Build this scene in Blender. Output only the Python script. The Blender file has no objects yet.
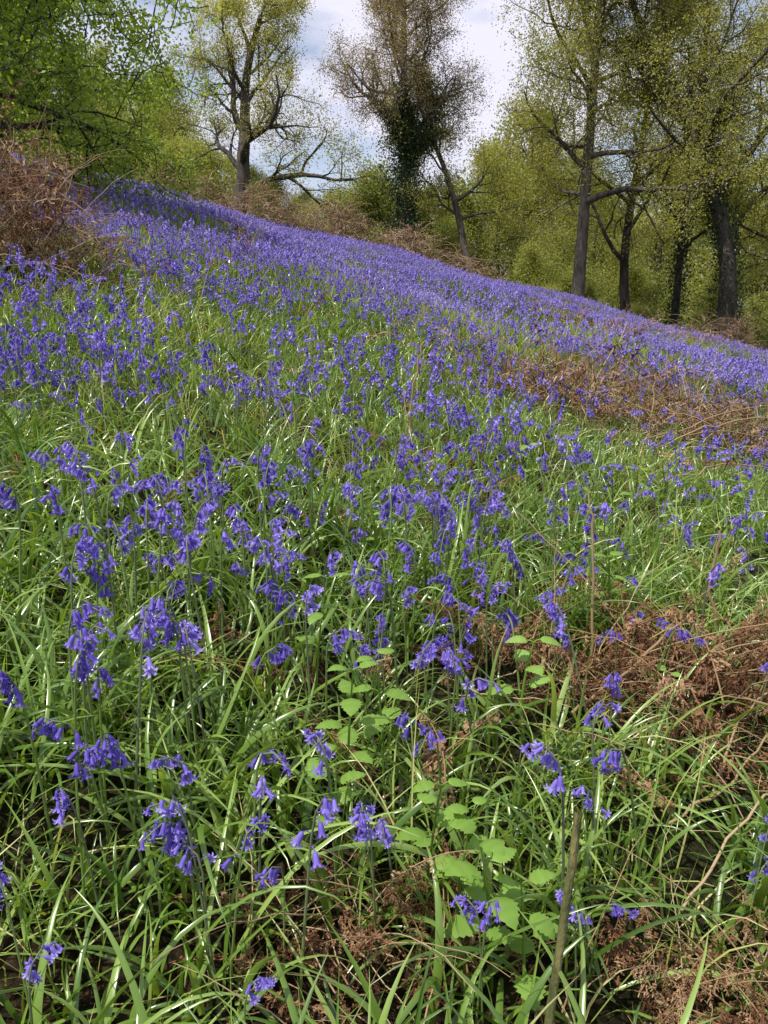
import bpy, math, random
import numpy as np
from mathutils import Vector
rng=np.random.default_rng(11)
sc=bpy.context.scene
CAMH=0.95
# ------------------------------------------------------------ terrain
def softplus(t): return np.where(t>30,t,np.log1p(np.exp(np.minimum(t,30))))
def ridge_y(x): return 30+0.9*np.sin(x*.33+1)+0.5*np.sin(x*.85)
def H(x,y):
    x=np.asarray(x,float); y=np.asarray(y,float)
    xe=45*np.tanh(x/45); r=ridge_y(x)
    ye=np.where(y<0,40*np.tanh(y/40),y)
    ye=ye-1.6*softplus((ye-r)/1.6)
    far=np.clip(y-r,0,80)
    z=-.255*xe+.126*ye-.03*far
    g=np.clip(y/10,0,1)
    z=z+g*(.10*np.sin(x*.9+y*.31)+.07*np.sin(y*.8-x*.4+1.3))
    z=z+.018*np.sin(x*5.1+1)*np.sin(y*4.3)+.012*np.sin(x*11+y*7)
    return z
# ------------------------------------------------------------ mesh helper
class QB:
    def __init__(s): s.V=[];s.F=[];s.M=[];s.A=[];s.n=0
    def add(s,V,F,mat=0,attr=0.5):
        V=np.asarray(V,float).reshape(-1,3);F=np.asarray(F,int).reshape(-1,4)
        s.V.append(V);s.F.append(F+s.n);s.n+=len(V)
        s.M.append(np.full(len(F),mat,int))
        a=np.asarray(attr,float); s.A.append(np.full(len(V),float(a)) if a.ndim==0 else a)
    def mesh(s,name,mats,smooth=True):
        V=np.concatenate(s.V);F=np.concatenate(s.F);M=np.concatenate(s.M);A=np.concatenate(s.A)
        me=bpy.data.meshes.new(name)
        me.vertices.add(len(V));me.vertices.foreach_set('co',V.astype(np.float32).ravel())
        me.loops.add(len(F)*4);me.loops.foreach_set('vertex_index',F.astype(np.int32).ravel())
        me.polygons.add(len(F))
        me.polygons.foreach_set('loop_start',(np.arange(len(F))*4).astype(np.int32))
        me.polygons.foreach_set('material_index',M.astype(np.int32))
        me.polygons.foreach_set('use_smooth',np.full(len(F),smooth))
        at=me.attributes.new('var','FLOAT','POINT');at.data.foreach_set('value',A.astype(np.float32))
        for m in mats: me.materials.append(m)
        me.update(calc_edges=True)
        return me
    def obj(s,name,mats,link=True,smooth=True,loc=(0,0,0)):
        o=bpy.data.objects.new(name,s.mesh(name+'_mesh',mats,smooth)); o.location=loc
        if link: sc.collection.objects.link(o)
        return o
def nrm(v): return v/(np.linalg.norm(v,axis=-1,keepdims=True)+1e-12)
_fc={}
def tubeF(k,n):
    if (k,n) not in _fc:
        f=[]
        for i in range(k-1):
            for j in range(n):
                a=i*n+j;b=i*n+(j+1)%n; f.append((a,b,b+n,a+n))
        _fc[(k,n)]=np.array(f)
    return _fc[(k,n)]
def tube(qb,P,R,n,mat=0,attr=.5):
    P=np.asarray(P,float);k=len(P)
    T=nrm(np.gradient(P,axis=0)); m=np.abs(T.mean(0)); ref=np.zeros(3);ref[np.argmin(m)]=1
    U=nrm(np.cross(T,ref));W=np.cross(T,U)
    a=np.arange(n)*2*math.pi/n
    R=np.asarray(R,float).reshape(-1,1,1)*np.ones((k,1,1))
    V=P[:,None,:]+R*(U[:,None,:]*np.cos(a)[None,:,None]+W[:,None,:]*np.sin(a)[None,:,None])
    qb.add(V,tubeF(k,n),mat,attr)
def strip(qb,P,Wd,S,N,fold,mat,attr,flat=False):
    k=len(P);Wd=np.asarray(Wd).reshape(-1,1)
    if flat:
        V=np.stack([P-S*Wd*.5,P+S*Wd*.5],1).reshape(-1,3)
        f=[(i*2,i*2+1,i*2+3,i*2+2) for i in range(k-1)]
        qb.add(V,f,mat,np.repeat(attr,2) if np.ndim(attr) else attr);return
    V=np.stack([P-S*Wd*.5,P-N*Wd*fold,P+S*Wd*.5],1).reshape(-1,3)
    f=[]
    for i in range(k-1):
        a=i*3; f+= [(a,a+1,a+4,a+3),(a+1,a+2,a+5,a+4)]
    qb.add(V,f,mat,np.repeat(attr,3) if np.ndim(attr) else attr)
def arch(p0,az,th0,bend,L,k,power=1.3,azd=0.0):
    t=np.linspace(0,1,k); th=th0-bend*t**power; a=az+azd*t
    d=np.stack([np.cos(th)*np.cos(a),np.cos(th)*np.sin(a),np.sin(th)],1)
    P=np.zeros((k,3));P[0]=p0
    P[1:]=p0+np.cumsum(d[:-1]*L/(k-1),0)
    S=np.stack([-np.sin(a),np.cos(a),np.zeros(k)],1); N=np.cross(d,S)
    return P,d,S,-N
# ------------------------------------------------------------ materials
def base_mat(name):
    m=bpy.data.materials.new(name);m.use_nodes=True
    nt=m.node_tree;nt.nodes.clear();return m,nt,nt.nodes,nt.links
def leafmat(name,cols,trans=.3,rough=.45,spec=.4,tcol=None,rand=.35,objrand=False):
    m,nt,N,L=base_mat(name)
    out=N.new('ShaderNodeOutputMaterial');pr=N.new('ShaderNodeBsdfPrincipled');tr=N.new('ShaderNodeBsdfTranslucent');mx=N.new('ShaderNodeMixShader')
    at=N.new('ShaderNodeAttribute');at.attribute_name='var'
    if objrand: oi=N.new('ShaderNodeObjectInfo').outputs['Random']
    else:
        q=N.new('ShaderNodeAttribute');q.attribute_name='irand';oi=q.outputs['Fac']
    ge=N.new('ShaderNodeNewGeometry');no=N.new('ShaderNodeTexNoise');no.inputs['Scale'].default_value=1.1;no.inputs['Detail'].default_value=3
    L.new(ge.outputs['Position'],no.inputs['Vector'])
    a=N.new('ShaderNodeMath');a.operation='MULTIPLY_ADD'
    L.new(oi,a.inputs[0]);a.inputs[1].default_value=rand
    b=N.new('ShaderNodeMath');b.operation='MULTIPLY_ADD';L.new(at.outputs['Fac'],b.inputs[0]);b.inputs[1].default_value=1-rand-.2;L.new(a.outputs[0],b.inputs[2])
    c=N.new('ShaderNodeMath');c.operation='MULTIPLY';L.new(no.outputs['Fac'],c.inputs[0]);c.inputs[1].default_value=.3
    L.new(c.outputs[0],a.inputs[2])
    cr=N.new('ShaderNodeValToRGB');L.new(b.outputs[0],cr.inputs[0])
    e=cr.color_ramp.elements
    while len(e)<len(cols): e.new(.5)
    for i,cc in enumerate(cols):
        e[i].position=.08+.87*i/(len(cols)-1);e[i].color=(*cc,1)
    L.new(cr.outputs[0],pr.inputs['Base Color']);pr.inputs['Roughness'].default_value=rough
    pr.inputs['Specular IOR Level'].default_value=spec
    hs=N.new('ShaderNodeMixRGB');hs.blend_type='MULTIPLY';hs.inputs[0].default_value=1
    L.new(cr.outputs[0],hs.inputs[1]);hs.inputs[2].default_value=(*(tcol or (1.7,1.5,.6)),1)
    L.new(hs.outputs[0],tr.inputs[0])
    mx.inputs[0].default_value=trans;L.new(pr.outputs[0],mx.inputs[1]);L.new(tr.outputs[0],mx.inputs[2]);L.new(mx.outputs[0],out.inputs[0])
    return m
def barkmat(name,c1,c2,scale=6):
    m,nt,N,L=base_mat(name)
    out=N.new('ShaderNodeOutputMaterial');pr=N.new('ShaderNodeBsdfPrincipled')
    tc=N.new('ShaderNodeTexCoord');mp=N.new('ShaderNodeMapping');mp.inputs['Scale'].default_value=(1,1,.25)
    no=N.new('ShaderNodeTexNoise');no.inputs['Scale'].default_value=scale;no.inputs['Detail'].default_value=6
    L.new(tc.outputs['Object'],mp.inputs[0]);L.new(mp.outputs[0],no.inputs['Vector'])
    cr=N.new('ShaderNodeValToRGB');cr.color_ramp.elements[0].color=(*c1,1);cr.color_ramp.elements[1].color=(*c2,1)
    cr.color_ramp.elements[0].position=.35;cr.color_ramp.elements[1].position=.7
    L.new(no.outputs['Fac'],cr.inputs[0]);L.new(cr.outputs[0],pr.inputs['Base Color']);pr.inputs['Roughness'].default_value=.9
    bp=N.new('ShaderNodeBump');bp.inputs['Strength'].default_value=.7;bp.inputs['Distance'].default_value=.05
    L.new(no.outputs['Fac'],bp.inputs['Height']);L.new(bp.outputs[0],pr.inputs['Normal']);L.new(pr.outputs[0],out.inputs[0])
    return m
M_leaf=leafmat('bluebell_leaf',[(.035,.08,.012),(.095,.185,.026),(.20,.32,.055),(.38,.52,.15)],.33,.28,.9)
M_grass=leafmat('grass_blade',[(.07,.13,.02),(.19,.28,.045),(.34,.43,.10),(.64,.56,.3)],.33,.45,.4)
M_stem=leafmat('bluebell_stem',[(.08,.15,.03),(.17,.25,.06),(.13,.12,.13)],.1,.5,.3)
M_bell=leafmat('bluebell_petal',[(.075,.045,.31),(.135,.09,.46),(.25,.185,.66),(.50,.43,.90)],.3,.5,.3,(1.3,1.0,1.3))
M_bellfar_sunlit=leafmat('bluebell_petal_far_sunlit',[(.14,.10,.41),(.215,.16,.56),(.33,.26,.72),(.52,.45,.90)],.3,.6,.2,(1.2,1.0,1.2))  # paler than the near petals: sunlit look put into the colour
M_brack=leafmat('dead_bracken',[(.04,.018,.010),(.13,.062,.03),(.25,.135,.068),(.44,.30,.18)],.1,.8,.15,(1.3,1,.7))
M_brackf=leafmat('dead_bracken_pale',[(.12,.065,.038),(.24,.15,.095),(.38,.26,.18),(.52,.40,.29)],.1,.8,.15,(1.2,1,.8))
M_straw=leafmat('dry_stem',[(.16,.10,.05),(.34,.24,.13),(.56,.44,.27)],.05,.7,.2,(1,1,1))
M_nettle=leafmat('nettle_leaf',[(.14,.26,.04),(.22,.37,.065),(.31,.48,.12)],.35,.45,.35)
M_bark=barkmat('bark_dark',(.028,.023,.018),(.11,.09,.07))
M_barkl=barkmat('bark_grey',(.055,.047,.038),(.18,.15,.12))
M_ivy=leafmat('ivy_leaf',[(.015,.035,.012),(.035,.065,.018),(.08,.12,.035)],.1,.5,.3)
M_oak=leafmat('oak_spring_leaf',[(.15,.17,.035),(.28,.30,.065),(.41,.42,.12),(.56,.55,.22)],.42,.5,.3,rand=.1)
M_haw=leafmat('hawthorn_leaf',[(.08,.14,.015),(.17,.27,.03),(.28,.41,.06),(.40,.53,.11)],.42,.45,.35,rand=.1)
M_olive=leafmat('olive_bud_leaf',[(.20,.16,.08),(.33,.27,.14),(.46,.39,.21)],.3,.6,.2,rand=.1)
M_wood=leafmat('woodland_leaf',[(.08,.115,.03),(.18,.215,.055),(.31,.34,.10),(.48,.47,.18)],.4,.55,.25,rand=.4,objrand=True)
M_shrub=leafmat('shrub_leaf',[(.07,.11,.025),(.17,.21,.045),(.31,.35,.09),(.49,.5,.18)],.38,.5,.3,rand=.3,objrand=True)
def groundmat():
    m,nt,N,L=base_mat('hillside_soil')
    out=N.new('ShaderNodeOutputMaterial');pr=N.new('ShaderNodeBsdfPrincipled')
    ge=N.new('ShaderNodeNewGeometry')
    n1=N.new('ShaderNodeTexNoise');n1.inputs['Scale'].default_value=.7;n1.inputs['Detail'].default_value=8
    n2=N.new('ShaderNodeTexNoise');n2.inputs['Scale'].default_value=55;n2.inputs['Detail'].default_value=8;n2.inputs['Roughness'].default_value=.7
    L.new(ge.outputs['Position'],n1.inputs['Vector']);L.new(ge.outputs['Position'],n2.inputs['Vector'])
    c1=N.new('ShaderNodeValToRGB');c1.color_ramp.elements[0].color=(.012,.008,.005,1);c1.color_ramp.elements[1].color=(.10,.06,.035,1)
    c1.color_ramp.elements[0].position=.42;c1.color_ramp.elements[1].position=.68
    c2=N.new('ShaderNodeValToRGB');c2.color_ramp.elements[0].color=(.012,.022,.006,1);c2.color_ramp.elements[1].color=(.05,.09,.02,1)
    c2.color_ramp.elements[0].position=.42;c2.color_ramp.elements[1].position=.68
    L.new(n2.outputs['Fac'],c1.inputs[0]);L.new(n2.outputs['Fac'],c2.inputs[0])
    mx=N.new('ShaderNodeMixRGB');r=N.new('ShaderNodeValToRGB');r.color_ramp.elements[0].position=.45;r.color_ramp.elements[1].position=.65
    L.new(n1.outputs['Fac'],r.inputs[0]);L.new(r.outputs[0],mx.inputs[0]);L.new(c1.outputs[0],mx.inputs[1]);L.new(c2.outputs[0],mx.inputs[2])
    L.new(mx.outputs[0],pr.inputs['Base Color']);pr.inputs['Roughness'].default_value=.95;pr.inputs['Specular IOR Level'].default_value=.1
    bp=N.new('ShaderNodeBump');bp.inputs['Distance'].default_value=.02;L.new(n2.outputs['Fac'],bp.inputs['Height']);L.new(bp.outputs[0],pr.inputs['Normal'])
    L.new(pr.outputs[0],out.inputs[0]);return m
def axis(hi,n,p=4):
    t=np.linspace(-1,1,n);return np.sign(t)*np.abs(t)**p*hi
xs=axis(500,301);ys=axis(600,381)
X,Y=np.meshgrid(xs,ys,indexing='xy');Z=H(X,Y)
g=QB();nx=len(xs);ny=len(ys)
ii,jj=np.meshgrid(np.arange(nx-1),np.arange(ny-1),indexing='xy');a=(jj*nx+ii).ravel()
g.add(np.stack([X,Y,Z],-1),np.stack([a,a+1,a+1+nx,a+nx],1))
g.obj('hillside_ground',[groundmat()])
# ------------------------------------------------------------ instancing
def make_coll(name,objs):
    c=bpy.data.collections.new(name)
    for o in objs:c.objects.link(o)
    return c
def instancer(name,P,rot,scl,coll,nvar,realize=True):
    P=np.asarray(P);n=len(P)
    me=bpy.data.meshes.new(name+'_points');me.vertices.add(n);me.vertices.foreach_set('co',P.astype(np.float32).ravel())
    me.attributes.new('rot','FLOAT_VECTOR','POINT').data.foreach_set('vector',np.asarray(rot,np.float32).ravel())
    me.attributes.new('scl','FLOAT','POINT').data.foreach_set('value',np.asarray(scl,np.float32))
    me.attributes.new('irand','FLOAT','POINT').data.foreach_set('value',rng.random(n).astype(np.float32))
    me.attributes.new('idx','INT','POINT').data.foreach_set('value',rng.integers(0,nvar,n).astype(np.int32))
    o=bpy.data.objects.new(name,me);sc.collection.objects.link(o)
    ng=bpy.data.node_groups.new(name+'_scatter','GeometryNodeTree')
    ng.interface.new_socket('Geometry',in_out='INPUT',socket_type='NodeSocketGeometry')
    ng.interface.new_socket('Geometry',in_out='OUTPUT',socket_type='NodeSocketGeometry')
    N=ng.nodes;L=ng.links
    gi=N.new('NodeGroupInput');go=N.new('NodeGroupOutput');ip=N.new('GeometryNodeInstanceOnPoints')
    ci=N.new('GeometryNodeCollectionInfo');ci.inputs['Collection'].default_value=coll
    ci.inputs['Separate Children'].default_value=True;ci.inputs['Reset Children'].default_value=True
    def na(nm,t):
        q=N.new('GeometryNodeInputNamedAttribute');q.data_type=t;q.inputs['Name'].default_value=nm;return q
    r=na('rot','FLOAT_VECTOR');s=na('scl','FLOAT');i=na('idx','INT')
    er=N.new('FunctionNodeEulerToRotation')
    L.new(gi.outputs[0],ip.inputs['Points']);L.new(ci.outputs[0],ip.inputs['Instance']);ip.inputs['Pick Instance'].default_value=True
    L.new(i.outputs['Attribute'],ip.inputs['Instance Index']);L.new(r.outputs['Attribute'],er.inputs[0]);L.new(er.outputs[0],ip.inputs['Rotation'])
    L.new(s.outputs['Attribute'],ip.inputs['Scale'])
    if realize:
        rl=N.new('GeometryNodeRealizeInstances');L.new(ip.outputs[0],rl.inputs[0]);L.new(rl.outputs[0],go.inputs[0])
    else: L.new(ip.outputs[0],go.inputs[0])
    md=o.modifiers.new('scatter','NODES');md.node_group=ng
    return o
def wedge(y0,y1,dens,m=.62,pad=.7):
    W=m*y1+pad;n=int(2*W*(y1-y0)*dens)
    x=rng.uniform(-W,W,n);y=rng.uniform(y0,y1,n)
    k=np.abs(x)<m*np.maximum(y,0)+pad
    return x[k],y[k]
def pn(x,y,s,o=0):
    x=x/s+o;y=y/s+o*1.7
    return (np.sin(x*1.3+np.sin(y*1.1)*1.4)+np.sin(y*1.7+np.sin(x*.9)*1.7)+np.sin((x+y)*2.3+1.1)*.6+np.sin((x-1.4*y)*3.9)*.4)/6+.5
def place(name,x,y,coll,nv,s0=.8,s1=1.2,tilt=.12,dz=0):
    z=H(x,y)+dz
    r=np.stack([rng.normal(0,tilt,len(x)),rng.normal(0,tilt,len(x)),rng.uniform(0,6.283,len(x))],1)
    return instancer(name,np.stack([x,y,z],1),r,rng.uniform(s0,s1,len(x)),coll,nv)
# ------------------------------------------------------------ plant parts
def leaf_clump(nl,k,Lr,Wr,th=(50,88),bend=(30,130),spread=.03,mat=0,straw=.0,fold=.22,flat=False):
    qb=QB()
    for _ in range(nl):
        az=rng.uniform(0,6.283);L=rng.uniform(*Lr);w=rng.uniform(*Wr)
        p0=np.array([rng.normal(0,spread),rng.normal(0,spread),-.01])
        P,d,S,N=arch(p0,az,math.radians(rng.uniform(*th)),math.radians(rng.uniform(*bend)),L,k,rng.uniform(1.1,2.0),rng.normal(0,.6))
        P[:,2]=np.maximum(P[:,2],.006+0.01*rng.random())
        tw=rng.normal(0,.9)*np.linspace(0,1,k)[:,None]
        S2=S*np.cos(tw)+N*np.sin(tw);N2=N*np.cos(tw)-S*np.sin(tw)
        t=np.linspace(0,1,k);wd=w*np.clip(1.02-t**2.6,.03,1)*(0.55+.45*np.clip(t*4,0,1))
        v=1.0 if rng.random()<straw else rng.uniform(0,.85)
        strip(qb,P,wd,S2,N2,fold,mat,np.clip(v+.12*(t-.5),0,1),flat)
    return qb
def bell(qb,p,d,L,lod,var):
    d=nrm(d);ref=np.array([1,0,0]) if abs(d[0])<.8 else np.array([0,1,0])
    U=nrm(np.cross(d,ref));W=np.cross(d,U);sc_=L/.017
    def pt(z,r,a): return p+d*z*L+(U*math.cos(a)+W*math.sin(a))*r*sc_
    if lod==0:
        n=12;prof=[(0,.0006),(.07,.0024),(.35,.0034),(.70,.0037)]
        V=[pt(z,r*(1 if j%2==0 else .88),j*math.pi/6) for z,r in prof for j in range(n)]
        qb.add(V,tubeF(4,n),1,np.repeat([var*.6,var*.6,var*.7,var*.8],n))
        fl=rng.uniform(.8,1.25)
        for i in range(6):
            a=i*math.pi/3;h=math.pi/6
            rows=[[(.70,.00326,-h),(.70,.0037,0),(.70,.00326,h)],
                  [(.88,.0050*fl,-.36),(.90,.0048*fl,0),(.88,.0050*fl,.36)],
                  [(.97,.0075*fl,-.22),(1.0,.0074*fl,0),(.97,.0075*fl,.22)],
                  [(.84,.0100*fl,-.05),(.86,.0101*fl,0),(.84,.0100*fl,.05)]]
            V=[pt(z,r,a+b) for row in rows for z,r,b in row]
            f=[]
            for q in range(3):
                b=q*3;f+=[(b,b+1,b+4,b+3),(b+1,b+2,b+5,b+4)]
            qb.add(V,f,1,np.repeat([var*.8,.2+var*.7,.35+var*.65,.45+var*.55],3))
    else:
        if lod==1: n=5;prof=[(0,.0014),(.6,.0038),(1,.0084)]
        else: n=3;prof=[(0,.003),(1,.0105)]
        V=[pt(z,r,j*2*math.pi/n) for z,r in prof for j in range(n)]
        qb.add(V,tubeF(len(prof),n),1,np.repeat(np.clip(var*.7+.3*np.linspace(0,1,len(prof)),0,1),n))
def bluebell(lod,h=None):
    qb=QB();h=h or rng.uniform(.28,.41);k=[12,6,3][lod];az=rng.uniform(0,6.283)
    t=np.linspace(0,1,k)
    le=rng.uniform(.02,.09);nod=rng.uniform(.015,.06)
    off=le*t**1.5*h+nod*np.clip((t-.7)/.3,0,1)**2
    P=np.stack([np.cos(az)*off,np.sin(az)*off,h*(t-.20*np.clip((t-.78)/.22,0,1)**2*nod/.05)],1);P[0,2]-=.02
    ns=[6,4,3][lod]
    tube(qb,P,np.array([.0025-.0012*x for x in t])*[1,1.1,1.5][lod],ns,0,.3+.6*t.repeat(ns))
    nb=[rng.integers(6,12),rng.integers(6,10),7][lod]
    s0=rng.uniform(.68,.80)
    for i in range(nb):
        tt=min(s0+(1-s0)*(i+.7*rng.random())/nb,1)
        p=np.array([np.interp(tt,t,P[:,q]) for q in range(3)])
        a=az+rng.normal(0,1.0);o=np.array([math.cos(a),math.sin(a),0])
        up=(i/nb)
        ped=rng.uniform(.006,.015)*(1.1-.5*up);q=p+o*ped+np.array([0,0,rng.uniform(-.004,.006)])
        if lod==0: tube(qb,np.array([p,p+o*ped*.6+[0,0,.004],q]),[.0008,.0007,.0007],3,1,.2)
        d=np.array([0,0,-1.])*rng.uniform(.6,1.2)+o*rng.uniform(.1,.8)+rng.normal(0,.12,3)
        L=.0180-.006*up**2
        bell(qb,q,d,L*rng.uniform(.85,1.12)*[1.0,1.1,1.5][lod],lod,rng.uniform(0,1))
    return qb
flN=[bluebell(0).obj('bluebell_stalk',[M_stem,M_bell],False) for _ in range(20)]
flM=[bluebell(1).obj('bluebell_stalk_mid',[M_stem,M_bell],False) for _ in range(14)]
flF=[bluebell(2).obj('bluebell_stalk_far',[M_stem,M_bellfar_sunlit],False) for _ in range(10)]
cN=make_coll('bluebell_near',flN);cM=make_coll('bluebell_mid',flM);cF=make_coll('bluebell_far',flF)
lfN=make_coll('leaf_near',[leaf_clump(rng.integers(9,15),11,(.15,.34),(.006,.0120),bend=(40,140),straw=.03).obj('bluebell_leaf_clump',[M_leaf],False) for _ in range(20)])
lfM=make_coll('leaf_mid',[leaf_clump(10,6,(.17,.31),(.0075,.0125),straw=.03).obj('bluebell_leaf_clump_mid',[M_leaf],False) for _ in range(10)])
lfF=make_coll('leaf_far',[leaf_clump(7,4,(.18,.30),(.012,.018),bend=(20,90),flat=True).obj('bluebell_leaf_clump_far',[M_leaf],False) for _ in range(8)])
grN=make_coll('grass_near',[leaf_clump(14,7,(.12,.32),(.0015,.0042),spread=.05,straw=.2,th=(35,88),bend=(20,120),flat=True).obj('grass_tuft',[M_grass],False) for _ in range(10)])
grF=make_coll('grass_far',[leaf_clump(10,4,(.16,.34),(.006,.010),spread=.08,straw=.2,bend=(10,80),flat=True).obj('grass_tuft_far',[M_grass],False) for _ in range(6)])

def blot(x,y,cx,cy,rx,ry): return np.exp(-(((x-cx)/rx)**2+((y-cy)/ry)**2))
def bare(x,y):
    b=1.2*blot(x,y,.72,1.60,.42,.28)+1.1*blot(x,y,-.03,.83,.15,.15)+1.1*blot(x,y,.50,.84,.28,.16)+1.3*blot(x,y,2.5,6.2,2.1,.8)+.9*blot(x,y,.32,1.6,.25,.2)+1.3*blot(x,y,-2.6,5.5,.75,.9)+.8*blot(x,y,4.2,15,1.6,1.2)+.8*blot(x,y,1.2,5.4,.6,.35)
    return np.clip(b,0,1)
def green(x,y): return np.clip(blot(x,y,-.05,5.0,.9,.5)+blot(x,y,.9,9.3,.9,1.8)+blot(x,y,-1.3,4.2,.7,.35)+.9*blot(x,y,7.5,19,2.2,1.8)+.85*blot(x,y,-2.2,9.5,.9,1.0)+.8*blot(x,y,2.9,12,1.3,1.5)+.7*blot(x,y,-.5,15,1.2,1.6)+.7*blot(x,y,4.5,22,1.8,2),0,1)
x,y=wedge(.1,2.6,150,pad=.6);k=rng.random(len(x))>.9*bare(x,y);place('bluebell_leaves',x[k],y[k],lfN,20,.65,1.15,.15)
x,y=wedge(2.6,7.5,70);k=rng.random(len(x))>.88*bare(x,y);place('bluebell_leaves',x[k],y[k],lfM,10,.7,1.05)
x,y=wedge(7.5,32,24,pad=1.5);k=rng.random(len(x))>.8*bare(x,y);place('bluebell_leaves',x[k],y[k],lfF,8,.7,1.05)
x,y=wedge(.1,6,65);k=rng.random(len(x))<(.1+.9*pn(x,y,.5))*(1-.8*bare(x,y));place('grass',x[k],y[k],grN,10,.7,1.2)
x,y=wedge(6,33,34,pad=1.5);k=rng.random(len(x))<(.5*pn(x,y,1.6,3)+.9*green(x,y))*(1-.8*bare(x,y));place('grass',x[k],y[k],grF,6,.8,1.3)
# flowers
def fd(x,y):
    right=1/(1+np.exp(-(x-.12*y-.1)/.14))
    d=np.interp(y,[0,.7,.85,1.1,1.5,2.2,3,4,6,9,40],[0,0,16,40,85,122,130,130,130,105,95])
    d=d*(1-.76*right*np.clip((5.6-y)/1.8,0,1))
    n=pn(x,y,.42,5);n2=pn(x,y,2.0,2)
    d=d*np.clip(.2+2.6*(n-.27),.12,1.5)*np.clip(.5+1.8*(n2-.25),.4,1.25)
    d=d*(1-.88*green(x,y))*(1-.9*blot(x,y,2.5,6.2,2.0,.75))*(1-.8*blot(x,y,4.2,15,1.6,1.3))*(1-.95*np.clip(1.3*blot(x,y,-2.6,5.5,.7,.85),0,1))
    return d
def flowers(y0,y1,mx,coll,nv,s0,s1,pad=.7):
    x,y=wedge(y0,y1,mx,pad=pad);k=rng.random(len(x))<fd(x,y)/mx
    place('bluebell_flowers',x[k],y[k],coll,nv,s0,s1,.08)
flowers(.7,3.2,190,cN,20,.74,1.14)
flowers(3.2,9,190,cM,14,.74,1.08)
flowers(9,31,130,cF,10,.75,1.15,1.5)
heads=[(-.39,.955,.33),(-.36,.97,.35),(-.42,.93,.31),(-.40,.98,.34),(-.48,1.19,.34),(-.45,1.22,.36),(-.51,1.16,.33),(-.22,1.36,.36),(-.2,1.38,.33),(-.29,1.09,.34),(-.27,1.1,.32),(-.31,1.12,.33),(-.127,1.265,.34),(-.10,1.25,.32),
(-.36,.794,.29),(-.35,.82,.27),(-.197,.765,.29),(-.19,.78,.27),(-.21,.775,.28),(-.183,.904,.31),(-.17,.89,.3),(-.22,.79,.29),(-.127,.79,.24),(-.353,.636,.23),(-.145,.652,.2),(.113,.788,.24),(.125,.8,.22),(.315,1.02,.28),(.265,.855,.2),(.255,.85,.21),(.536,.98,.25),(.55,1.0,.23),
(-.01,.87,.27),(-.066,.952,.30),(.0,.9,.25),(.405,1.265,.3),(.24,1.55,.33),(.22,1.5,.34),(.115,1.265,.33),(.1,1.12,.3),(.13,1.3,.35),(-.55,1.5,.36),(-.6,1.4,.34),(-.5,1.45,.37),(-.05,1.5,.33),(-.3,1.6,.36),(.36,1.7,.3),(.52,1.6,.3),(.06,1.62,.34),(-.4,1.3,.33),(.27,.87,.21),(-.44,.9,.3),(-.46,1.05,.34),(-.33,1.2,.35),(-.25,1.2,.33),(-.38,1.15,.34),(-.42,.98,.32),(-.37,.93,.33),(-.26,.95,.29),(-.23,.8,.26),(-.30,.86,.3),(-.36,.66,.24),(.02,.93,.27),(.04,1.05,.3)]
hp=np.array(heads);zz=H(hp[:,0],hp[:,1])
instancer('bluebell_flowers',np.stack([hp[:,0],hp[:,1],zz],1),np.stack([rng.normal(0,.06,len(hp)),rng.normal(0,.06,len(hp)),rng.uniform(0,6.28,len(hp))],1),hp[:,2]/.34,cN,20)
# ------------------------------------------------------------ dead bracken
def frond(L,lod=0):
    qb=QB();k=12
    P,d,S,N=arch(np.zeros(3),0,math.radians(rng.uniform(5,50)),math.radians(rng.uniform(20,80)),L,k,1.2,rng.normal(0,.6))
    t=np.linspace(0,1,k);v=rng.uniform(.1,.9)
    tube(qb,P,.0028*(1-.75*t)+.0006,4,0,v)
    npn=13 if lod==0 else 8
    for i in range(npn):
        tt=.25+.74*i/npn
        p=np.array([np.interp(tt,t,P[:,q]) for q in range(3)]);ki=min(int(tt*(k-1)),k-1)
        for sgn in (-1,1):
            if rng.random()<.3: continue
            l=L*.26*(1-tt)**.7*rng.uniform(.5,1)+.012;kk=6
            dirv=nrm(S[ki]*sgn*.8+d[ki]*.5+np.array([0,0,rng.normal(0,.5)]))
            tq=np.linspace(0,1,kk)[:,None]
            curl=rng.uniform(.4,1.5)
            ax=nrm(rng.normal(0,1,3))
            Q=p+dirv*l*(tq-.4*curl*tq**2)+np.array([0,0,-1])*l*curl*tq**1.8*.6+ax*l*.25*np.sin(tq*6)
            sd=nrm(np.cross(dirv,[0,0,1.])+ax*.3);nn=nrm(np.cross(dirv,sd))
            vv=np.clip(v+rng.normal(0,.25),0,1)
            if lod: strip(qb,Q,l*.17*(1-.8*tq[:,0]),np.tile(sd,(kk,1)),np.tile(nn,(kk,1)),.3,0,vv,True);continue
            strip(qb,Q,.0016*np.ones(kk),np.tile(sd,(kk,1)),np.tile(nn,(kk,1)),.3,0,vv,True)
            m=9;u=np.linspace(.06,.98,m)
            for s2 in (-1,1):
                c=np.stack([np.interp(u,tq[:,0],Q[:,q]) for q in range(3)],1)
                ll=(l*.14*(1-u*.7)+.004)[:,None]
                e=nrm(sd*s2+dirv*.3+nn*rng.normal(0,1.0,(m,1))+rng.normal(0,.5,(m,3)))
                w=dirv*(l*.030+.0012)
                V=np.stack([c-w,c+w,c+e*ll+w*.5+nn*ll*.5,c+e*ll-w*.5+nn*ll*.5],1).reshape(-1,3)
                qb.add(V,np.arange(4*m).reshape(-1,4),0,np.clip(vv+rng.normal(0,.1),0,1))
    return qb
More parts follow.
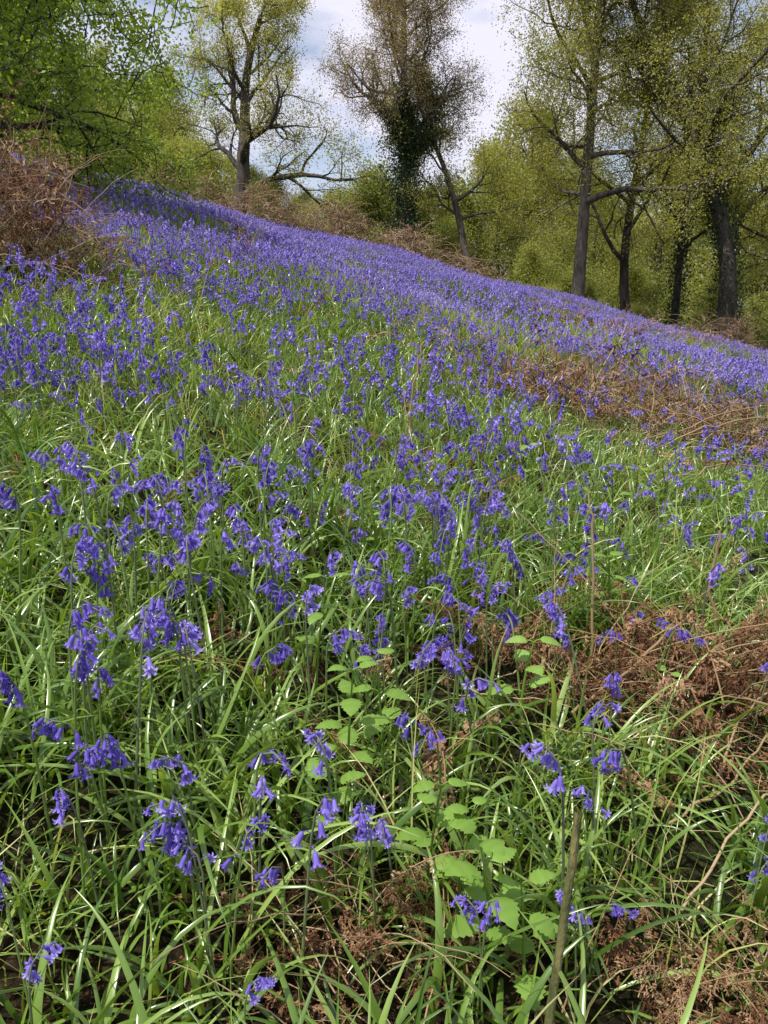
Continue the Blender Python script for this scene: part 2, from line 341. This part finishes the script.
def drystem(L,r=.0025):
    qb=QB();k=9
    P,d,S,N=arch(np.zeros(3),0,math.radians(rng.uniform(5,60)),math.radians(rng.uniform(10,80)),L,k,1.5,rng.normal(0,.3))
    P+=rng.normal(0,L*.008,P.shape)
    tube(qb,P,r*(1.1-.7*np.linspace(0,1,k)),5,0,rng.uniform(.2,1));return qb
nearF=[frond(rng.uniform(.3,.55)).obj('dead_bracken_frond',[M_brack],False) for _ in range(8)]
nearS=[drystem(rng.uniform(.3,.7)).obj('dry_stem',[M_straw],False) for _ in range(6)]
brN=make_coll('bracken_near',nearF+nearS)
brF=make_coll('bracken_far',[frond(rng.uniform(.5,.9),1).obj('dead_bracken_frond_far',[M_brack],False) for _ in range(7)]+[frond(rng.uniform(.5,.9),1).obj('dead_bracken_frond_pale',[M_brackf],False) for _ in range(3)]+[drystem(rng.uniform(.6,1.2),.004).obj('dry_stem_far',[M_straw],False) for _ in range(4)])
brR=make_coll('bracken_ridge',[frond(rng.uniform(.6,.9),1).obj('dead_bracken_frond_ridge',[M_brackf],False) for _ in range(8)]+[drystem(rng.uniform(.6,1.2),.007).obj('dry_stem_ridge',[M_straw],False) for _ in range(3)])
stC=make_coll('dry_stem_src',[drystem(rng.uniform(.7,1.3),.0055).obj('dry_stem_long',[M_straw],False) for _ in range(6)])
def patch(cx,cy,rx,ry,n,coll,nv,mound=0,s=(.7,1.2),tilt=.3,name='dead_bracken_patch'):
    x=cx+rng.normal(0,.5,n)*rx;y=cy+rng.normal(0,.5,n)*ry
    q=np.clip(1-((x-cx)/rx)**2-((y-cy)/ry)**2,0,1)
    z=H(x,y)+mound*q*rng.uniform(.25,1,n)+.01
    r=np.stack([rng.normal(0,tilt,n),rng.normal(0,tilt,n),rng.uniform(0,6.283,n)],1)
    return instancer(name,np.stack([x,y,z],1),r,rng.uniform(*s,n),coll,nv)
patch(.74,1.6,.45,.33,180,brN,14,.15,(.4,.9))
patch(.98,1.85,.35,.3,50,brN,14,.14,(.5,.9))
patch(-.03,.83,.18,.17,95,brN,14,.09,(.25,.5))
patch(.50,.84,.30,.16,130,brN,14,.09,(.25,.5))
patch(.32,1.6,.28,.2,44,brN,14,.12,(.4,.8))
patch(.2,2.9,.5,.5,20,brN,14,.1,(.5,.9))
patch(2.5,6.2,2.2,.7,750,brF,14,.34,(.5,.9))
patch(2.6,5.7,1.8,.6,40,stC,6,.25,(.6,1.1),.25,'dry_bracken_stems')
patch(1.2,5.4,.7,.4,130,brF,14,.25,(.5,.9))
patch(-2.6,5.5,.7,.85,800,brF,14,.85,(.5,.85),.6)
patch(-2.5,5.3,.6,.6,40,stC,6,.7,(.4,.9),.4,'dry_bracken_stems')
patch(-1.4,8.0,.22,.25,40,brF,14,.45,(.4,.7))
patch(4.2,15,1.5,1.0,150,brF,14,.3)
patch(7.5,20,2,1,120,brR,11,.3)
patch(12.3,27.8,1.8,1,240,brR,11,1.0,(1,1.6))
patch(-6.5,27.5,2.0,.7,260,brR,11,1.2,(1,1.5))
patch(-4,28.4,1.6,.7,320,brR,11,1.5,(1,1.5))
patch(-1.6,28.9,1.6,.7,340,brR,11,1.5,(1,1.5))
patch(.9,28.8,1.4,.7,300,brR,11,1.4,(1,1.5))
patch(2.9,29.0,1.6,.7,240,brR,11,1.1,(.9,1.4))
x,y=wedge(.4,3,16);place('dead_bracken_litter',x,y,brN,14,.3,.8,.25,.03)
x,y=wedge(3,9,5);place('dead_bracken_litter',x,y,brF,14,.3,.7,.3,.08)
def stalk(P,r0,r1,name='dry_stalk',mat=M_straw,v=.6,n=7,jit=.006):
    P=np.array(P,float);k=16;t=np.linspace(0,len(P)-1,k)
    Q=np.stack([np.interp(t,np.arange(len(P)),P[:,i]) for i in range(3)],1)
    for _ in range(2): Q[1:-1]=(Q[:-2]+2*Q[1:-1]+Q[2:])/4
    Q[1:]+=rng.normal(0,jit,(k-1,3))
    qb=QB();tube(qb,Q,np.linspace(r0,r1,k),n,0,v);return qb.obj(name,[mat])
def gz(x,y,h): return (x,y,float(H(x,y))+h)
stalk([gz(.50,1.75,0),gz(.505,1.75,.2),gz(.49,1.76,.42),gz(.475,1.77,.5)],.004,.0018,v=1,jit=.002)
stalk([gz(.40,1.5,.05),gz(.52,1.55,.16),gz(.72,1.7,.27)],.004,.003,v=.5,jit=.002)
stalk([gz(.62,1.3,.06),gz(.75,1.5,.12),gz(1.0,1.75,.2)],.003,.002,v=.9,jit=.003)
stalk([gz(.50,1.2,.05),gz(.65,1.3,.1),gz(.85,1.5,.16)],.003,.002,v=.8,jit=.003)
stalk([gz(.45,1.0,.08),gz(.6,1.12,.16),gz(.8,1.3,.2)],.0025,.002,v=1,jit=.003)
stalk([gz(1.7,4.8,.1),gz(2.1,4.9,.38),gz(2.6,5.1,.5),gz(3.4,5.4,.45)],.006,.003,v=.7,jit=.012)
stalk([gz(1.6,4.8,.1),gz(2.0,5.1,.25),gz(2.9,5.4,.34),gz(3.6,5.7,.6)],.006,.002,v=.5,jit=.012)
stalk([gz(1.3,3.6,.1),gz(1.8,4.0,.25),gz(2.5,4.3,.28)],.005,.002,v=.8,jit=.01)
stalk([gz(2.0,5.6,.1),gz(2.5,5.7,.45),gz(3.2,6.1,.6)],.005,.002,v=.4,jit=.012)
stalk([gz(.1,3.4,0),gz(.13,3.4,.3),gz(.17,3.4,.5)],.006,.004,v=.8,jit=.003)
stalk([gz(.98,2.1,.0),gz(.93,2.1,.2),gz(.95,2.1,.36)],.006,.004,v=.6,jit=.003)
M_cut=barkmat('cut_stalk_bark',(.07,.09,.02),(.24,.2,.08),40)
stalk([gz(.172,.705,-.02),gz(.185,.715,.12),gz(.2,.73,.26),gz(.214,.75,.38)],.0055,.0045,'cut_stalk',M_cut,.5,9,.0006)
# ------------------------------------------------------------ nettles
def nettle(h,lp=5,ls=.05):
    qb=QB();k=7;t=np.linspace(0,1,k);az=rng.uniform(0,6.28)
    P=np.stack([.03*t**2*math.cos(az),.03*t**2*math.sin(az),h*t],1);tube(qb,P,.0025*(1.2-.7*t),5,0,.3)
    for i in range(lp):
        tt=.3+.7*(i+1)/lp;p=np.array([np.interp(tt,t,P[:,q]) for q in range(3)])
        for s in (0,1):
            a=az+i*math.pi/2+s*math.pi+rng.normal(0,.2);L=ls*(1.15-.5*(i/lp))*rng.uniform(.85,1.15)
            Pd,d,S,N=arch(p,a,math.radians(35),math.radians(rng.uniform(30,80)),L*.3,3)
            tube(qb,Pd,[.001]*3,4,0,.4)
            kk=15;Q,d,S,N=arch(Pd[-1],a,math.radians(rng.uniform(-5,30)),math.radians(rng.uniform(20,60)),L,kk)
            u=np.linspace(0,1,kk);w=L*.66*np.sin(math.pi*u**.68)**.9*(1+.13*np.where(np.arange(kk)%2==0,1,-1))+.0008
            strip(qb,Q,w,S,N,.12,0,np.clip(rng.uniform(.3,.8)+.15*np.sin(u*20),0,1))
    return qb
for (x,y,h,lp,ls) in [(.145,.87,.25,4,.05),(.18,.82,.20,4,.045),(.10,.92,.25,4,.04),(-.06,1.12,.29,4,.05),(.0,1.2,.28,3,.045),(.063,.97,.24,4,.042),(-.07,1.02,.22,3,.043),(-.13,1.35,.30,3,.045),(-.03,.60,.10,3,.035)]:
    nettle(h,lp,ls).obj('nettle_plant',[M_nettle],loc=gz(x,y,-.005))
und=make_coll('undergrowth_src',[nettle(.16,3,.035).obj('seedling',[M_nettle],False) for _ in range(5)])
x,y=wedge(1.3,6,4);k=rng.random(len(x))<pn(x,y,.7,9)*1.1;place('nettle_undergrowth',x[k],y[k],und,5,.8,1.6)
# ------------------------------------------------------------ trees
def leaves(qb,C,s,mat,aspect=.6,var=None):
    n=len(C);A=nrm(rng.normal(0,1,(n,3)));B=rng.normal(0,1,(n,3));B=nrm(np.cross(A,B))
    s=(s*rng.uniform(.6,1.3,n))[:,None]
    V=np.stack([C-A*s*.5,C-B*s*.5*aspect,C+A*s*.5,C+B*s*.5*aspect],1)
    v=rng.uniform(0,1,n) if var is None else np.clip(var+rng.normal(0,.15,n),0,1)
    qb.add(V,np.arange(4*n).reshape(-1,4),mat,np.repeat(v,4))
def tree(h,r0,start=.3,spread=4.5,nc=(12,6,5,3),lean=(0,0),wob=(.07,.2,.28,.3),up=(.02,.06,.03,.0),ang=(40,75),mleaf=5,ls=.1,lspread=.22,ivy=0,ivyh=.6,ivyr=.18,sides=8,ratio=(1,.5,.48,.5),vb=0.0,seed=1):
    global rng
    rng=np.random.default_rng(seed)
    qb=QB();LP=[];TP=[]
    def br(p,d,L,r,lev):
        k=(14,8,6,5,4)[lev];P=[p];D=[d]
        for i in range(k-1):
            d=d+rng.normal(0,wob[min(lev,3)],3);d[2]+=up[min(lev,3)]
            d=d/np.linalg.norm(d);P.append(P[-1]+d*L/(k-1));D.append(d)
        P=np.array(P);D=np.array(D);t=np.linspace(0,1,k)
        R=r*(1-(.72 if lev==0 else .8)*t)
        if lev==0: R=R*(1+.5*np.exp(-t*18)); TP.append((P,R))
        if lev==1: TP.append((P,R))
        tube(qb,P,np.maximum(R,.008),[sides,6,4,3,3][lev],0,.5)
        if lev>=len(nc)-1: LP.append(P[1:])
        if lev==len(nc): return
        n=nc[lev];ph=rng.uniform(0,6.28)
        for i in range(n):
            s0=start if lev==0 else .2
            tt=s0+(1-s0)*(i+rng.uniform(.1,.9))/n
            ki=min(int(tt*(k-1)),k-2);f=tt*(k-1)-ki
            pos=P[ki]*(1-f)+P[ki+1]*f;T=D[min(ki+1,k-1)]
            ph+=2.4+rng.normal(0,.3);ref=np.array([1,0,0]) if abs(T[0])<.7 else np.array([0,1,0])
            U=nrm(np.cross(T,ref));W=np.cross(T,U);an=math.radians(rng.uniform(*ang))
            cd=T*math.cos(an)+(U*math.cos(ph)+W*math.sin(ph))*math.sin(an)
            if lev==0: cl=spread*(1.15-.75*((tt-start)/(1-start))**1.3)*rng.uniform(.75,1.15);rr=r*(1-.72*tt)*rng.uniform(.45,.7)
            else: cl=L*ratio[lev]*(1.2-.6*tt)*rng.uniform(.7,1.2);rr=r*(1-.8*tt)*.55+.004
            br(pos,nrm(cd),cl,rr,lev+1)
    d=nrm(np.array([lean[0],lean[1],1.]));br(np.array([0,0,-.4]),d,h+.4,r0,0)
    LP=np.concatenate(LP)
    C=np.repeat(LP,mleaf,0)+rng.normal(0,lspread,(len(LP)*mleaf,3))
    cl=np.repeat(rng.uniform(0,1,len(LP)),mleaf)
    f=.5+.25*np.sin(C[:,0]*1.3+C[:,2])+.25*np.sin(C[:,1]*1.5-C[:,2]*1.2)
    leaves(qb,C,ls,1,var=.4*cl+.45*f+vb)
    if ivy:
        P,R=TP[0];n=ivy;t=rng.uniform(0,ivyh,n);kk=len(P)-1
        q=np.stack([np.interp(t*kk,np.arange(kk+1),P[:,i]) for i in range(3)],1);rr=np.interp(t*kk,np.arange(kk+1),R)
        a=rng.uniform(0,6.283,n);ex=rr+np.abs(rng.normal(0,ivyr,n))*(1+.6*np.sin(t*17+a*2)+.4*np.sin(t*41))+.05
        leaves(qb,q+np.stack([np.cos(a)*ex,np.sin(a)*ex,rng.normal(0,.1,n)],1),.10,2)
        for P,R in TP[1:6]:
            n=ivy//12;t=rng.uniform(0,.5,n);kk=len(P)-1
            q=np.stack([np.interp(t*kk,np.arange(kk+1),P[:,i]) for i in range(3)],1)
            leaves(qb,q+rng.normal(0,.16,(n,3)),.10,2)
    return qb
def tplace(qb,name,x,y,mats,dz=0): return qb.obj(name,mats,loc=gz(x,y,dz))
tplace(tree(9.4,.38,.2,4.9,(12,7,5,3),wob=(.09,.22,.28,.3),ang=(35,65),mleaf=8,ls=.08,seed=21),'oak_tree',-6.6,36,[M_bark,M_oak,M_ivy])
tplace(tree(10.2,.28,.40,3.7,(17,7,6,4),wob=(.015,.18,.24,.28),up=(.03,.08,.04,.02),ang=(35,70),mleaf=5,ls=.06,ivy=14000,ivyh=.62,ivyr=.36,seed=22),'ivy_clad_tree',.95,33,[M_barkl,M_olive,M_ivy])
tplace(tree(8.5,.18,.3,2.8,(11,6,5,3),lean=(-.1,0),wob=(.12,.2,.28,.3),mleaf=8,ls=.075,seed=23),'crooked_oak_tree',3.7,33,[M_barkl,M_oak,M_ivy])
tplace(tree(17,.25,.24,5.0,(24,7,5,3),wob=(.014,.14,.24,.3),up=(.02,.02,.01,0),ang=(50,85),mleaf=10,ls=.075,lspread=.25,seed=24),'tall_oak_tree',7.5,31,[M_barkl,M_oak,M_ivy])
tplace(tree(15,.23,.22,5,(16,6,5,3),lean=(-.05,0),wob=(.05,.18,.26,.3),mleaf=10,ls=.075,lspread=.25,seed=25),'oak_tree',10.7,35,[M_bark,M_oak,M_ivy])
tplace(tree(15,.18,.25,4,(14,6,5,3),wob=(.03,.18,.26,.3),mleaf=9,ls=.075,lspread=.25,ivy=3000,ivyh=.4,seed=26),'oak_tree',12.1,33,[M_bark,M_oak,M_ivy])
tplace(tree(14,.38,.28,6,(15,7,5,3),lean=(.0,0),wob=(.08,.25,.28,.3),up=(.02,.10,.03,0),ang=(30,65),mleaf=7,ls=.075,ivy=3500,ivyh=.5,seed=27),'gnarled_oak_tree',12.6,29.3,[M_bark,M_oak,M_ivy])
tplace(tree(13,.3,.2,5,(13,6,5,3),mleaf=8,ls=.1,seed=28),'oak_tree',17.2,31,[M_bark,M_oak,M_ivy])
tplace(tree(5.3,.16,.05,4.9,(28,8,5,4),lean=(.05,0),wob=(.06,.14,.22,.28),up=(.01,-.006,-.01,-.02),ang=(55,95),mleaf=10,ls=.07,lspread=.14,vb=.18,seed=29),'hawthorn_tree',-7.3,12.4,[M_bark,M_haw,M_ivy])
tplace(tree(5.0,.14,.1,3.0,(16,7,5,3),wob=(.08,.2,.25,.3),ang=(45,85),mleaf=9,ls=.085,lspread=.18,vb=.1,seed=30),'hawthorn_tree',-9.2,20,[M_bark,M_haw,M_ivy])
wt=[tree(10,.2,.18,3.6,(12,6,5),wob=(.04,.16,.22,.3),mleaf=12,ls=.13,lspread=.33,seed=40+i).obj('woodland_tree',[M_bark,M_wood,M_ivy],False) for i in range(5)]
cW=make_coll('woodland_src',wt)
sh=[tree(3.4,.07,.03,2.0,(15,7,4),wob=(.1,.2,.25,.3),ang=(30,80),mleaf=9,ls=.08,lspread=.22,seed=50+i).obj('shrub',[M_bark,M_shrub,M_ivy],False) for i in range(5)]
cS=make_coll('shrub_src',sh)
rng=np.random.default_rng(77)
P=[];S=[]
for yy,step,sR,sL in [(50,5.0,1.2,.8),(60,5,1.4,1.0),(74,5.5,1.7,1.25)]:
    for xx in np.arange(-.85*yy,.85*yy,step):
        s=(sR if xx>.11*yy else sL)*rng.uniform(.75,1.12)
        if -.2*yy<xx<.11*yy: s*=.72
        q=(xx+rng.normal(0,.9),yy+rng.normal(0,1.5));P.append(gz(q[0],q[1],-.3));S.append(s)
P=np.array(P);n=len(P);instancer('distant_woodland',P,np.stack([np.zeros(n),np.zeros(n),rng.uniform(0,6.28,n)],1),S,cW,5,False)
P=[];S=[]
for yy,step,s0 in [(36.5,3.2,.75),(40,3,1.05),(45,3,1.4)]:
    for xx in np.arange(-.72*yy,.75*yy,step):
        s=s0*rng.uniform(.5,1.3)
        if yy<37 and abs(xx+6.8)<2: continue
        P.append(gz(xx+rng.normal(0,.8),yy+rng.normal(0,.8),-.2));S.append(s)
P=np.array(P);n=len(P);instancer('woodland_shrubs',P,np.stack([np.zeros(n),np.zeros(n),rng.uniform(0,6.28,n)],1),S,cS,5,False)
tplace(tree(1.9,.05,.05,1.3,(10,6,4),wob=(.1,.2,.25,.3),mleaf=7,ls=.07,lspread=.1,vb=.2,seed=60),'hawthorn_bush',13.3,28,[M_bark,M_shrub,M_ivy])
# ------------------------------------------------------------ light, sky, camera
sd=nrm(np.array([-.42,-.26,1.0]))
el=math.asin(sd[2]);azm=math.atan2(sd[0],sd[1])
lt=bpy.data.lights.new('sun','SUN');lt.energy=5.0;lt.angle=math.radians(.5);lt.color=(1,.95,.85)
lo=bpy.data.objects.new('sun',lt);sc.collection.objects.link(lo)
lo.rotation_euler=Vector(-sd).to_track_quat('-Z','Y').to_euler()
w=bpy.data.worlds.new('World');sc.world=w;w.use_nodes=True;N=w.node_tree.nodes;L=w.node_tree.links;N.clear()
out=N.new('ShaderNodeOutputWorld');bg=N.new('ShaderNodeBackground');sk=N.new('ShaderNodeTexSky')
sk.sky_type='NISHITA';sk.sun_disc=False;sk.sun_elevation=el;sk.sun_rotation=azm
tc=N.new('ShaderNodeTexCoord');mp=N.new('ShaderNodeMapping');mp.inputs['Scale'].default_value=(1,1,2.4);mp.inputs['Location'].default_value=(1.7,.5,.1)
no=N.new('ShaderNodeTexNoise');no.inputs['Scale'].default_value=3.8;no.inputs['Detail'].default_value=7;no.inputs['Roughness'].default_value=.55
cr=N.new('ShaderNodeValToRGB');cr.color_ramp.elements[0].position=.44;cr.color_ramp.elements[1].position=.58
cr.color_ramp.elements[0].color=(.3,.3,.3,1);cr.color_ramp.elements[1].color=(.97,.97,.97,1)
mx=N.new('ShaderNodeMixRGB');mx.inputs[2].default_value=(6.2,6.1,7.1,1)
L.new(tc.outputs['Generated'],mp.inputs[0]);L.new(mp.outputs[0],no.inputs['Vector']);L.new(no.outputs['Fac'],cr.inputs[0])
L.new(cr.outputs[0],mx.inputs[0]);L.new(sk.outputs[0],mx.inputs[1]);L.new(mx.outputs[0],bg.inputs[0]);bg.inputs[1].default_value=.15
L.new(bg.outputs[0],out.inputs[0])
cd=bpy.data.cameras.new('camera');co=bpy.data.objects.new('camera',cd);sc.collection.objects.link(co)
co.location=(0,0,CAMH);co.rotation_euler=(math.radians(90-13),0,0)
cd.sensor_fit='VERTICAL';cd.sensor_height=36;cd.lens=36*770/1024;cd.clip_start=.02;cd.clip_end=2000
sc.camera=co
sc.view_settings.view_transform='Standard';sc.view_settings.look='None';sc.view_settings.exposure=0
